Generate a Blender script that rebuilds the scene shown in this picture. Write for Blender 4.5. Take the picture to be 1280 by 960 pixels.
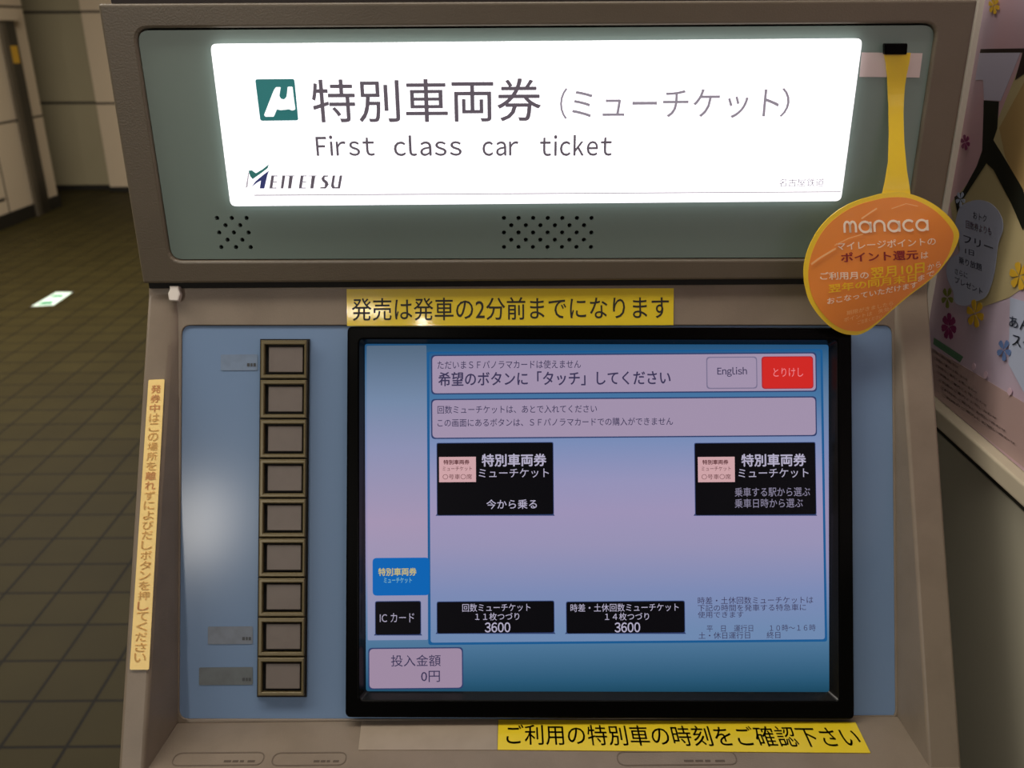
import bpy, bmesh, math
from mathutils import Vector, Matrix

for o in list(bpy.data.objects):
    bpy.data.objects.remove(o)
SC = bpy.context.scene
COL = SC.collection
R = math.radians

# ------------------------------------------------------------------ camera
FPX, YAW, PITCH, ROLL = 1115.0, -0.3, 21.6, -0.3
CAM = Vector((0, 0, 1.5))
ROT = Matrix.Rotation(R(YAW), 3, 'Z') @ Matrix.Rotation(R(90 - PITCH), 3, 'X') @ Matrix.Rotation(R(ROLL), 3, 'Z')
cam = bpy.data.cameras.new('camera')
cam.sensor_width = 36.0
cam.lens = 36.0 * FPX / 1280.0
cam.clip_start = 0.02
cam.clip_end = 100
cam.dof.use_dof = True
cam.dof.focus_distance = 0.66
cam.dof.aperture_fstop = 10.0
camo = bpy.data.objects.new('camera', cam)
COL.objects.link(camo)
camo.matrix_world = Matrix.Translation(CAM) @ ROT.to_4x4()
SC.camera = camo

# ------------------------------------------------------------------ view, world, lights
SC.view_settings.view_transform = 'Standard'
SC.view_settings.look = 'None'
SC.view_settings.gamma = 1.0
SC.view_settings.use_curve_mapping = False
SC.view_settings.exposure = 0.0

W = bpy.data.worlds.new('world')
SC.world = W
W.use_nodes = True
W.node_tree.nodes['Background'].inputs[0].default_value = (1.0, 0.86, 0.70, 1)
W.node_tree.nodes['Background'].inputs[1].default_value = 0.07

def area(name, loc, aim, sx, sy, watts, col=(1, 0.92, 0.82)):
    l = bpy.data.lights.new(name, 'AREA')
    l.shape = 'RECTANGLE'
    l.size = sx
    l.size_y = sy
    l.energy = watts
    l.color = col
    o = bpy.data.objects.new(name, l)
    COL.objects.link(o)
    o.location = loc
    o.rotation_euler = (Vector(aim) - Vector(loc)).to_track_quat('-Z', 'Y').to_euler()
    return o

area('ceiling_lamp_small', (-0.32, -1.82, 2.62), (-0.32, -1.5, 0), 0.035, 0.05, 0.6)
area('ceiling_lamp_strip', (-0.53, -1.73, 2.62), (-0.53, -1.4, 0), 0.16, 0.03, 1.2)
area('ceiling_lamp_left', (-2.05, -4.6, 2.62), (-1.1, -1.8, 0.6), 0.28, 0.5, 46)
area('ceiling_lamp_right', (3.25, -7.1, 2.62), (1.8, -3.4, 0.6), 0.35, 1.2, 30)
area('ceiling_lamp_hall', (-2.6, 4.6, 2.9), (-2.6, 4.8, 0), 1.4, 3.0, 150)
area('fill_lamp_aisle', (-1.9, 0.4, 2.9), (-1.2, 0.4, 0), 0.5, 2.4, 36)  # unseen lamp added to brighten the poster and right wall
area('ceiling_lamp_over_machine', (-0.3, 0.47, 2.62), (-0.3, 0.47, 1.0), 1.3, 0.3, 11)

# ------------------------------------------------------------------ pixel rays and planes
def ray(x, y):
    return ROT @ Vector(((x - 640.0) / FPX, -(y - 480.0) / FPX, -1.0))

def at_depth(x, y, z):
    return CAM + ray(x, y) * z

class Plane:
    def __init__(s, O, ex, ey):
        s.O, s.ex, s.ey = Vector(O), Vector(ex).normalized(), Vector(ey).normalized()
        s.n = s.ex.cross(s.ey)
    def px(s, x, y):
        d = ray(x, y)
        t = (s.O - CAM).dot(s.n) / d.dot(s.n)
        p = CAM + d * t - s.O
        return Vector((p.dot(s.ex), p.dot(s.ey)))
    def world(s, x, y):
        a = s.px(x, y)
        return s.pt(a.x, a.y)
    def pt(s, a, b, h=0.0):
        return s.O + s.ex * a + s.ey * b + s.n * h
    def lift(s, h):
        return Plane(s.O + s.n * h, s.ex, s.ey)
    def rect(s, x0, y0, x1, y1):
        xm, ym = (x0 + x1) / 2, (y0 + y1) / 2
        l, r, t, b = s.px(x0, ym).x, s.px(x1, ym).x, s.px(xm, y0).y, s.px(xm, y1).y
        return l, b, r, t
    def quad(s, *p):
        return [s.px(*q) for q in p]
    def rloop(s, x0, y0, x1, y1, rad=0.0, seg=5):
        l, b, r, t = s.rect(x0, y0, x1, y1)
        return rounded([Vector((l, b)), Vector((r, b)), Vector((r, t)), Vector((l, t))], rad, seg)

def rounded(pts, rad, seg=5):
    if rad <= 0:
        return [Vector(p) for p in pts]
    out = []
    n = len(pts)
    for i in range(n):
        p, a, b = Vector(pts[i]), Vector(pts[i - 1]), Vector(pts[(i + 1) % n])
        da, db = (a - p), (b - p)
        ra = min(rad, da.length * .49, db.length * .49)
        pa, pb = p + da.normalized() * ra, p + db.normalized() * ra
        for k in range(seg + 1):
            t = k / seg
            # blend between an arc-like corner
            q = pa * (1 - t) ** 2 + p * (2 * t * (1 - t)) + pb * t ** 2
            out.append(q)
    return out

def circle(c, r, n=10):
    return [Vector((c[0] + r * math.cos(2 * math.pi * k / n), c[1] + r * math.sin(2 * math.pi * k / n))) for k in range(n)]

def mesh_data(o):
    me = bpy.data.meshes.new_from_object(o)
    vs = [v.co.copy() for v in me.vertices]
    fs = [tuple(p.vertices) for p in me.polygons]
    bpy.data.meshes.remove(me)
    d = o.data
    bpy.data.objects.remove(o)
    bpy.data.curves.remove(d)
    return vs, fs

def shape(loops, thick=0.0, bevel=0.0):
    """filled outline (first loop) with holes; z runs from 0 to thick"""
    c = bpy.data.curves.new('tmp', 'CURVE')
    c.dimensions = '2D'
    c.fill_mode = 'BOTH'
    for lp in loops:
        sp = c.splines.new('POLY')
        sp.points.add(len(lp) - 1)
        for q, p in zip(sp.points, lp):
            q.co = (p[0], p[1], 0, 1)
        sp.use_cyclic_u = True
    c.extrude = max(thick / 2 - bevel, 0)
    c.bevel_depth = bevel
    c.bevel_resolution = 2
    c.offset = -bevel
    o = bpy.data.objects.new('tmp', c)
    vs, fs = mesh_data(o)
    for v in vs:
        v.z += thick / 2
    return vs, fs

def raw_text(s):
    c = bpy.data.curves.new('tmp', 'FONT')
    c.body = s
    c.size = 1
    c.resolution_u = 3
    return mesh_data(bpy.data.objects.new('tmp', c))

def thicken(vf, w):
    vs, fs = vf
    ov, of = [], []
    for dz, (dx, dy) in enumerate(((-1, 0), (1, 0), (0, .8), (0, -.8))):
        k = len(ov)
        ov += [Vector((v.x + dx * w, v.y + dy * w, v.z + dz * 2e-5)) for v in vs]
        of += [tuple(i + k for i in f) for f in fs]
    return ov, of

def text(s, bold=0.0, gap=0.09):
    """one line of lettering; Latin letters and figures are set one by one from the full width forms"""
    if all(33 <= ord(c) < 127 for c in s):
        vs, fs, x = [], [], 0.0
        for ch in s:
            v, f = raw_text(chr(ord(ch) + 0xFEE0))
            a, _, b_, _ = bbox2(v)
            k = len(vs)
            vs += [Vector((p.x - a + x, p.y, p.z)) for p in v]
            fs += [tuple(i + k for i in t) for t in f]
            x += b_ - a + gap
        vf = vs, fs
    else:
        vf = raw_text(s)
    return thicken(vf, bold) if bold > 0 else vf

def bbox2(vs):
    xs, ys = [v.x for v in vs], [v.y for v in vs]
    return min(xs), min(ys), max(xs), max(ys)

def fit(vf, l, b, r, t):
    vs, fs = vf
    x0, y0, x1, y1 = bbox2(vs)
    sx, sy = (r - l) / max(x1 - x0, 1e-6), (t - b) / max(y1 - y0, 1e-6)
    return [Vector((l + (v.x - x0) * sx, b + (v.y - y0) * sy, v.z)) for v in vs], fs

# ------------------------------------------------------------------ materials
def lin(r, g, b):
    f = lambda c: (c / 255 / 12.92) if c / 255 <= .04045 else ((c / 255 + .055) / 1.055) ** 2.4
    return (f(r), f(g), f(b), 1)

MATS = {}
def mat(name, rgb, rough=.5, metal=0.0, spec=.5, bump=0.0, bscale=300, dirt=0.0, dscale=18, emit=None, estr=1.0, coat=0.0):
    if name in MATS:
        return MATS[name]
    m = bpy.data.materials.new(name)
    m.use_nodes = True
    nt = m.node_tree
    p = nt.nodes['Principled BSDF']
    c = lin(*rgb)
    p.inputs['Base Color'].default_value = c
    p.inputs['Roughness'].default_value = rough
    p.inputs['Metallic'].default_value = metal
    p.inputs['Specular IOR Level'].default_value = spec
    p.inputs['Coat Weight'].default_value = coat
    p.inputs['Coat Roughness'].default_value = .06
    if dirt or bump:
        tc = nt.nodes.new('ShaderNodeTexCoord')
    if dirt:
        n = nt.nodes.new('ShaderNodeTexNoise')
        n.inputs['Scale'].default_value = dscale
        n.inputs['Detail'].default_value = 6
        nt.links.new(tc.outputs['Object'], n.inputs['Vector'])
        mr = nt.nodes.new('ShaderNodeMapRange')
        mr.inputs['From Min'].default_value = .42
        mr.inputs['From Max'].default_value = .72
        mr.inputs['To Max'].default_value = dirt
        nt.links.new(n.outputs['Fac'], mr.inputs['Value'])
        mx = nt.nodes.new('ShaderNodeMix')
        mx.data_type = 'RGBA'
        mx.inputs[6].default_value = c
        mx.inputs[7].default_value = (c[0] * .45, c[1] * .42, c[2] * .38, 1)
        nt.links.new(mr.outputs['Result'], mx.inputs['Factor'])
        nt.links.new(mx.outputs[2], p.inputs['Base Color'])
    if bump:
        n2 = nt.nodes.new('ShaderNodeTexNoise')
        n2.inputs['Scale'].default_value = bscale
        nt.links.new(tc.outputs['Object'], n2.inputs['Vector'])
        bp = nt.nodes.new('ShaderNodeBump')
        bp.inputs['Strength'].default_value = bump
        bp.inputs['Distance'].default_value = .001
        nt.links.new(n2.outputs['Fac'], bp.inputs['Height'])
        nt.links.new(bp.outputs['Normal'], p.inputs['Normal'])
    if emit:
        p.inputs['Emission Color'].default_value = lin(*emit)
        p.inputs['Emission Strength'].default_value = estr
    MATS[name] = m
    return m

def screen_mat(name, rgb, s=1.0):
    return mat('screen ' + name, (3, 3, 3), .3, spec=.06, emit=rgb, estr=s)

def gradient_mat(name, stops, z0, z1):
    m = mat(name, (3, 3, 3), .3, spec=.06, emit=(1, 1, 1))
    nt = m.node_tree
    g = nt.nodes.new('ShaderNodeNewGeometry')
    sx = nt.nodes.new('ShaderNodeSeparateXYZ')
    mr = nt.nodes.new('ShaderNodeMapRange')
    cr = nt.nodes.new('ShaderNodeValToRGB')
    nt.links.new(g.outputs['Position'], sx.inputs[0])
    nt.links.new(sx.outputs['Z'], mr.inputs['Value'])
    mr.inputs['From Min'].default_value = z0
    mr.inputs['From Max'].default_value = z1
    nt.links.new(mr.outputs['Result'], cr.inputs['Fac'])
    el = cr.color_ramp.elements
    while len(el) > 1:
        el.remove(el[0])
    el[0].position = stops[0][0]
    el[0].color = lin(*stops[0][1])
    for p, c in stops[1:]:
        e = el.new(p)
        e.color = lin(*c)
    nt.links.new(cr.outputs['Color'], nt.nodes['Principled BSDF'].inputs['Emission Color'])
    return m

# ------------------------------------------------------------------ mesh builder
class MB:
    def __init__(s):
        s.v, s.f, s.m, s.mats = [], [], [], []
    def mi(s, m):
        if m not in s.mats:
            s.mats.append(m)
        return s.mats.index(m)
    def raw(s, pts, faces, m):
        k, i = len(s.v), s.mi(m)
        s.v += [Vector(p) for p in pts]
        for f in faces:
            s.f.append(tuple(a + k for a in f))
            s.m.append(i)
        return s
    def flat(s, pl, vf, m, h=0.0, warp=None):
        vs, fs = vf
        if warp:
            pts = [warp(pl, v.x, v.y, v.z + h) for v in vs]
        else:
            pts = [pl.pt(v.x, v.y, v.z + h) for v in vs]
        return s.raw(pts, fs, m)
    def plate(s, pl, loops, m, h=0.0, thick=.0004, bevel=0.0):
        return s.flat(pl, shape(loops, thick, bevel), m, h)
    def text(s, pl, st, x0, y0, x1, y1, m, h=.0003, bold=0.0, gap=.09):
        return s.flat(pl, fit(text(st, bold, gap), *pl.rect(x0, y0, x1, y1)), m, h)
    def box(s, a, b, m):
        x0, y0, z0 = a
        x1, y1, z1 = b
        pts = [(x0, y0, z0), (x1, y0, z0), (x1, y1, z0), (x0, y1, z0), (x0, y0, z1), (x1, y0, z1), (x1, y1, z1), (x0, y1, z1)]
        return s.raw(pts, [(3, 2, 1, 0), (4, 5, 6, 7), (0, 1, 5, 4), (1, 2, 6, 5), (2, 3, 7, 6), (3, 0, 4, 7)], m)
    def prism(s, prof, x0, x1, m):
        n = len(prof)
        pts = [(x0, p[0], p[1]) for p in prof] + [(x1, p[0], p[1]) for p in prof]
        fs = [tuple(range(n))[::-1], tuple(range(n, 2 * n))] + [(i, (i + 1) % n, n + (i + 1) % n, n + i) for i in range(n)]
        return s.raw(pts, fs, m)
    def build(s, name, parent=None, origin=None, bevel=0.0, smooth=False, sharp=0):
        me = bpy.data.meshes.new(name)
        if parent is not None:
            p = parent
            base = Vector((0, 0, 0))
            while p is not None:
                base += p.location
                p = p.parent
            o_loc = Vector((0, 0, 0))
        else:
            if origin is None:
                xs, ys, zs = [[v[i] for v in s.v] for i in range(3)]
                origin = ((min(xs) + max(xs)) / 2, (min(ys) + max(ys)) / 2, min(zs))
            base = o_loc = Vector(origin)
        me.from_pydata([v - base for v in s.v], [], s.f)
        for m in s.mats:
            me.materials.append(m)
        me.polygons.foreach_set('material_index', s.m)
        bm = bmesh.new()
        bm.from_mesh(me)
        bmesh.ops.remove_doubles(bm, verts=bm.verts, dist=1e-7)
        bmesh.ops.recalc_face_normals(bm, faces=bm.faces)
        bm.to_mesh(me)
        bm.free()
        if smooth:
            me.polygons.foreach_set('use_smooth', [True] * len(me.polygons))
        if sharp:
            me.polygons.foreach_set('use_smooth', [True] * len(me.polygons))
            me.set_sharp_from_angle(angle=R(sharp))
        o = bpy.data.objects.new(name, me)
        COL.objects.link(o)
        o.location = o_loc
        o.parent = parent
        if bevel:
            b = o.modifiers.new('bevel', 'BEVEL')
            b.width = bevel
            b.segments = 3
            b.limit_method = 'ANGLE'
            b.angle_limit = R(25)
        return o

def tag(o, label, cat, group=None):
    o['label'] = label
    o['category'] = cat
    if group:
        o['group'] = group
    return o

def struct(o):
    o['kind'] = 'structure'
    return o

def empty(name, loc):
    o = bpy.data.objects.new(name, None)
    o.empty_display_size = .1
    COL.objects.link(o)
    o.location = loc
    return o

# ------------------------------------------------------------------ machine planes
TH = R(23.0)                                     # the console leans back
J = at_depth(655, 356, 0.645)                    # where head and console meet
S = Plane((0, J.y, J.z - .0006), (1, 0, 0), (0, math.sin(TH), math.cos(TH)))      # console face
H = Plane((0, J.y - .0065, J.z), (1, 0, 0), (0, 0, 1))                            # head face
XL, XR = S.world(186, 357).x, S.world(1159, 357).x
HL, HR = H.world(150, 178).x, H.world(1190.5, 186).x
BK = S.world(655, 900)                           # where the console meets the ledge
G = Plane((0, BK.y, BK.z), (1, 0, 0), (0, 1, 0))                                 # ledge
YF = G.world(655, 966).y                         # ledge front
FLOOR = Plane((0, 0, 0), (1, 0, 0), (0, 1, 0))

XW = 0.362
WR = Plane((XW, 0, 0), (0, -1, 0), (0, 0, 1))

# ------------------------------------------------------------------ colours
M_case = mat('case grey', (126, 114, 99), .42, bump=.15, bscale=900, dirt=.28, dscale=30)
M_head = mat('head grey', (104, 95, 80), .42, bump=.15, bscale=900, dirt=.1, dscale=20)
M_teal = mat('teal panel', (126, 145, 138), .4)
M_blue = mat('blue panel', (114, 139, 172), .16, spec=.1)
M_dark = mat('dark gap', (14, 13, 12), .8)
M_black = mat('black plastic', (4, 4, 4), .22, spec=.05)
M_yel = mat('yellow label', (220, 195, 36), .35, coat=.5)
M_ink = mat('black print', (24, 22, 14), .6)
M_white = mat('white plastic', (225, 220, 215), .4)

# ================================================================== SETTING
T0 = FLOOR.px(0, 934.4)                          # one crossing of the tile joints
def floor_mat():
    m = bpy.data.materials.new('floor tiles')
    m.use_nodes = True
    nt = m.node_tree
    p = nt.nodes['Principled BSDF']
    tc = nt.nodes.new('ShaderNodeTexCoord')
    mp = nt.nodes.new('ShaderNodeMapping')
    br = nt.nodes.new('ShaderNodeTexBrick')
    br.offset = 0.0
    br.squash = 1.0
    nt.links.new(tc.outputs['Object'], mp.inputs['Vector'])
    nt.links.new(mp.outputs['Vector'], br.inputs['Vector'])
    mp.inputs['Location'].default_value = (-T0.x, -T0.y, 0)
    br.inputs['Scale'].default_value = 1.0
    br.inputs['Brick Width'].default_value = .1495
    br.inputs['Row Height'].default_value = .1495
    br.inputs['Mortar Size'].default_value = .0044
    br.inputs['Mortar Smooth'].default_value = .2
    br.inputs['Bias'].default_value = 0
    br.inputs['Color1'].default_value = lin(61, 54, 25)
    br.inputs['Color2'].default_value = lin(56, 49, 22)
    br.inputs['Mortar'].default_value = lin(13, 10, 6)
    n = nt.nodes.new('ShaderNodeTexNoise')
    n.inputs['Scale'].default_value = 5
    n.inputs['Detail'].default_value = 8
    nt.links.new(tc.outputs['Object'], n.inputs['Vector'])
    mx = nt.nodes.new('ShaderNodeMix')
    mx.data_type = 'RGBA'
    mx.blend_type = 'MULTIPLY'
    mx.inputs['Factor'].default_value = .35
    nt.links.new(br.outputs['Color'], mx.inputs[6])
    nt.links.new(n.outputs['Fac'], mx.inputs[7])
    nt.links.new(mx.outputs[2], p.inputs['Base Color'])
    bp = nt.nodes.new('ShaderNodeBump')
    bp.inputs['Strength'].default_value = .4
    bp.inputs['Distance'].default_value = .002
    bp.invert = True
    nt.links.new(br.outputs['Fac'], bp.inputs['Height'])
    nt.links.new(bp.outputs['Normal'], p.inputs['Normal'])
    p.inputs['Roughness'].default_value = .6
    p.inputs['Specular IOR Level'].default_value = .12
    return m

struct(MB().box((-9, -9, -.1), (4, 12, 0), floor_mat()).build('floor', origin=(0, 0, 0)))
M_wall = mat('wall panel', (160, 150, 120), .55, dirt=.12, dscale=2)
M_pier = mat('pale pier', (205, 187, 160), .5)
M_base = mat('dark base', (30, 27, 22), .5)
M_joint = mat('panel joint', (52, 46, 38), .7)

# far wall behind the hall
fw = FLOOR.world(110, 237)
YB = fw.y
b = MB().box((-9, YB, 0), (3, YB + .2, 3.2), M_wall)
FW = Plane((0, YB, 0), (1, 0, 0), (0, 0, 1))
for y in (15, 128.5):                            # joints between the wall panels
    z = FW.px(110, y).y
    b.box((-9, YB - .002, z - .012), (3, YB, z + .012), M_joint)
struct(b.build('wall_back'))
x0, x1 = FW.px(142, 215).x, FW.px(182, 215).x
z = FW.px(110, 236).y
struct(MB().box((-9, YB - .012, 0), (x1, YB, FW.px(110, 231).y), M_base).build('baseboard_back'))
xg = FW.px(139, 215).x
b = MB().box((x0, YB - .14, 0), (x1 + .2, YB - .014, 3.1), M_pier)
b.box((xg, YB - .03, .0), (x0, YB - .014, 3.1), M_joint)
for y in (15, 128):
    z = FW.px(110, y).y
    b.box((x0 - .001, YB - .143, z - .01), (x1 + .2, YB - .14, z + .01), M_joint)
pier = struct(b.build('trim_1'))
b = MB().box((x0 - .002, YB - .152, 0), (x1 + .2, YB - .141, FW.px(110, 231).y), M_base)
struct(b.build('baseboard_pier'))

# left wall running away from the camera
lw = FLOOR.world(30, 276)
XLW = lw.x
LW = Plane((XLW, 0, 0), (0, 1, 0), (0, 0, 1))     # faces +x
ye = LW.px(75, 259).x
yr0, yr1 = LW.px(39, 250).x, LW.px(57, 250).x
b = MB().box((XLW - .25, -1, 0), (XLW, ye, 3.1), M_pier)
for y in (10, 146):
    z = LW.px(45, y).y
    b.box((XLW, -1, z - .008), (XLW + .0015, ye, z + .008), M_joint)
zb = LW.px(2, 250).y
b.box((XLW, -1, zb - .012), (XLW + .002, LW.px(6, 250).x, zb + .012), M_joint)
yj = LW.px(9, 250).x
b.box((XLW, yj - .008, 0), (XLW + .0015, yj + .008, 1.2), M_joint)
struct(b.build('wall_left'))
zt = .11
b = MB().box((XLW + .001, -1, 0), (XLW + .014, ye, zt), M_base)
b.box((XLW - .25, ye + .001, 0), (XLW + .014, ye + .012, zt), M_base)
struct(b.build('baseboard_left'))

rail = empty('guide_rail', (XLW + .03, (yr0 + yr1) / 2, 0))
tag(rail, 'dark vertical steel guide rail on pale wall beyond the tiled floor', 'rail')
M_rail = mat('dark rail', (50, 45, 36), .4, metal=.3)
M_rail2 = mat('rail edge', (86, 78, 64), .4, metal=.3)
ztop = LW.px(8, 26).y
w3 = (yr1 - yr0)
MB().box((XLW + .0155, yr0, 0), (XLW + .045, yr0 + w3 * .3, ztop), M_rail2).build('rail_flange', rail, bevel=.004)
MB().box((XLW + .0155, yr0 + w3 * .3, 0), (XLW + .03, yr1, ztop), M_rail).build('rail_channel', rail, bevel=.003)
MB().box((XLW + .0155, yr0 - .05, ztop), (XLW + .06, yr1 + .03, ztop + .09), M_pier).build('rail_cap', rail, bevel=.005)
zs0, zs1 = LW.px(17, 79).y, LW.px(17, 57).y
ys = LW.px(16, 68).x
MB().box((XLW + .0305, ys - .1, zs0), (XLW + .034, ys + .03, zs1), mat('sticker yellow', (215, 165, 40), .5)).build('warning_sticker', rail)

# ceiling above the hall
struct(MB().box((-9, -9, 3.1), (4, 12, 3.2), mat('ceiling white', (170, 162, 150), .7)).build('ceiling'))

# glowing guide light let into the floor
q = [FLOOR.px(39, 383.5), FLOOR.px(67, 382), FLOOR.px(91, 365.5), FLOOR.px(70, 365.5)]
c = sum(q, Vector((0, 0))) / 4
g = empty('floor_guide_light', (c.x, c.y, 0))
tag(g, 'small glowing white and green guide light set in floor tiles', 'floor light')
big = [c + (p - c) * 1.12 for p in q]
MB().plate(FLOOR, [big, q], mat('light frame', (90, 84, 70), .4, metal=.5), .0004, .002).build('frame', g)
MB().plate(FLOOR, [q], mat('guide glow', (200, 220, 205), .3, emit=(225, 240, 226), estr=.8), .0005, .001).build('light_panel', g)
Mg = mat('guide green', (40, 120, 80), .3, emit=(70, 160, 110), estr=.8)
def lerp(a, b_, t):
    return a + (b_ - a) * t
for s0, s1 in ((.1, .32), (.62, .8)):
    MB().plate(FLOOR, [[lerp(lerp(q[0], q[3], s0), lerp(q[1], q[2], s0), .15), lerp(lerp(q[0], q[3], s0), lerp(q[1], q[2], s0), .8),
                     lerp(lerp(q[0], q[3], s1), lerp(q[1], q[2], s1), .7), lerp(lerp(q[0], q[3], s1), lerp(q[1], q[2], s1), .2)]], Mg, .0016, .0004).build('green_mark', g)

# right wall with its poster board
YW0, YW1 = -.5, 1.6
M_rwall = mat('right wall', (168, 164, 146), .6, dirt=.1, dscale=6)
zr_top = WR.px(1280, 584).y
zr_bot = WR.px(1280, 613).y
zd_bot = WR.px(1280, 641).y
b = MB().box((XW + .006, YW0, 0), (XW + .08, YW1, 3.1), M_rwall)
b.box((XW, YW0, 0), (XW + .006, YW1, zd_bot), M_rwall)
struct(b.build('wall_right'))

# ================================================================== TICKET MACHINE
XC = (XL + XR) / 2
tm = empty('ticket_machine', (XC, J.y + .2, 0))
tag(tm, 'grey ticket vending machine with lit white sign above its touchscreen', 'ticket machine')
YBACK = J.y + .42

# console body, with the sloped face set back 6 mm under the fascia
n6 = S.n * -.012
jt = Vector((0, J.y, J.z - .0006))
prof = [(YBACK, jt.z), (jt.y + n6.y, jt.z), (BK.y + n6.y, BK.z + n6.z), (BK.y + n6.y, BK.z), (YF, BK.z), (YF, .12), (YF + .05, .12), (YF + .05, 0), (YBACK, 0)]
body = MB().prism(prof, XL + .0005, XR - .0045, M_case)
body.build('cabinet', tm, bevel=.0012)

# fascia plate round the blue panel
pnl = [(228.5, 408), (1114, 408), (1118, 897), (225, 897)]
hole = rounded(S.quad((227, 406.5), (1115.5, 406.5), (1120, 899), (223.5, 899)), .007)
bl = S.px(655, 900).y
fas = [Vector((XL, bl)), Vector((XR, bl)), Vector((XR, 0)), Vector((XL, 0))]
b = MB().plate(S, [fas, hole], M_case, -.0118, .0118, .0006)
b.build('fascia', tm)

# the two cheeks rising from the console face to the ledge front
jc = Vector((0, J.y, J.z - .0025))
fr = Vector((0, YF - .001, BK.z - .004))
for side, (xo, xi_t, xf_t, xi_b, xf_b) in {'l': (XL - .0006, 214, 224.5, 181, 222.5), 'r': (XR + .0006, 1127, 1118, 1160, 1122)}.items():
    def X(px, y):
        return S.world(px, y).x
    sg = 1 if side == 'l' else -1
    Cp = Plane(fr, (1, 0, 0), (jc - fr))
    xit = Cp.world(xi_t, 400).x
    xib = Cp.world(xi_b, 940).x
    xft, xfb = S.world(xf_t, 400).x, S.world(xf_b, 897).x
    xob = xo - .0042 if side == 'r' else xo - .0016
    N = 8
    pts, fs = [], []
    for k in range(N + 1):
        t = k / N
        f = jc.lerp(fr, t)
        bk = Vector((0, S.O.y, S.O.z)).lerp(Vector((0, BK.y, BK.z)), t)
        xi, xf = xit + (xib - xit) * t, xft + (xfb - xft) * t
        if t == 0:
            f = f + Vector((0, -.0004, 0))
        xo_ = xo + (xob - xo) * t
        # outer front, inner front, soft mid, foot, foot sunk, outer sunk
        pts += [(xo_, f.y, f.z), (xi, f.y, f.z), (xi + (xf - xi) * .55, f.y * .45 + bk.y * .55, f.z * .45 + bk.z * .55),
                (xf, bk.y, bk.z), (xf, bk.y + .008, bk.z - .004), (xo_, bk.y + .008, bk.z - .004)]
    for k in range(N):
        for j in range(6):
            a, b2 = k * 6 + j, k * 6 + (j + 1) % 6
            fs.append((a, b2, b2 + 6, a + 6))
    fs += [tuple(range(6))[::-1], tuple(range(N * 6, N * 6 + 6))]
    MB().raw(pts, fs, M_case).build('side_cheek', tm, bevel=.0035, sharp=45)

# blue control panel
Sp = S.lift(-.0075)
b = MB().plate(Sp, [rounded(Sp.quad(*pnl), .0065)], M_blue, 0, .006, .0005)
b.plate(Sp, [rounded(Sp.quad((226, 405), (1116, 405), (1121, 900), (223, 900)), .007)], M_dark, -.003, .0015)
panel = b.build('control_panel', tm)
SPF = S.lift(-.0015)                              # face of the blue panel

# worn labels on the blue panel
Mfade = mat('worn label', (112, 122, 136), .5, dirt=.35, dscale=120)
Mfade2 = mat('worn label dark', (92, 100, 104), .5, dirt=.35, dscale=120)
Mfade3 = mat('worn print', (58, 62, 66), .5)
Mfade0 = mat('worn label pale', (112, 132, 158), .5, dirt=.3, dscale=120)
for (x0, y0, x1, y1, m) in ((276, 443, 322, 463, Mfade0), (260, 783, 316, 805, Mfade), (249, 834, 316, 856, Mfade2)):
    b = MB().plate(SPF, [SPF.rloop(x0, y0, x1, y1, .001)], m, .0001, .0003)
    for u0, u1 in ((13, 9.5), (8.5, 6), (5, 2)):
        b.plate(SPF, [SPF.rloop(x1 - u0, y1 - 9, x1 - u1, y1 - 5, .0003)], Mfade3, .0005, .0001)
    b.build('worn_label', panel)

# strip of nine push buttons
M_gold = mat('olive rim', (96, 86, 58), .35, metal=.25)
M_cap = mat('button cap', (104, 95, 89), .45, dirt=.15, dscale=90)
def bx(x, y):
    return (x - 4.0 * (y - 425) / 445, y)
strip = MB().plate(SPF, [SPF.quad(bx(326, 424), bx(387.5, 424), bx(387.5, 870.5), bx(326, 870.5))], M_dark, .0001, .0016).build('button_strip', tm)
for i in range(9):
    y = 433.5 + 49.15 * i
    o_ = SPF.quad(bx(328.5, y - 7.5), bx(386, y - 7.5), bx(386, y + 40), bx(328.5, y + 40))
    i_ = SPF.quad(bx(334, y - 1.8), bx(382.5, y - 1.8), bx(382.5, y + 35), bx(334, y + 35))
    btn = MB().plate(SPF, [o_, i_], M_gold, .0017, .0045, .0009).build('push_button', tm)
    cp = SPF.quad(bx(338, y + .5), bx(380.5, y + .5), bx(380.5, y + 32), bx(338, y + 32))
    MB().plate(SPF, [rounded(cp, .0007, 3)], M_cap, .0018, .0026, .0005).build('button_cap', btn)

# black bezel and touchscreen
bo = [(434, 408), (1064.5, 410), (1068, 899.5), (431.5, 897)]
bi = [(454, 429), (1040, 430), (1041, 869), (455.5, 868)]
bm_ = [(449, 424), (1047, 425), (1049, 876), (449, 875)]
Z1, Z2 = .010, .003
SB1 = SPF.lift(Z1)
b = MB()
lo, lm, li = [rounded(SB1.quad(*q_), r_) for q_, r_ in ((bo, .004), (bm_, .003), (bi, .002))]
b.plate(SPF, [lo, lm], M_black, .0002, Z1 - .0002, .0012)
n = len(lm)
Mrim = mat('bezel slope', (14, 14, 13), .25, spec=.3)
pts = [SPF.pt(p.x, p.y, Z1 - .0004) for p in lm] + [SPF.pt(p.x, p.y, Z2) for p in li]
b.raw(pts, [(i, (i + 1) % n, n + (i + 1) % n, n + i) for i in range(n)], Mrim)
b.build('screen_bezel', tm)

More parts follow.
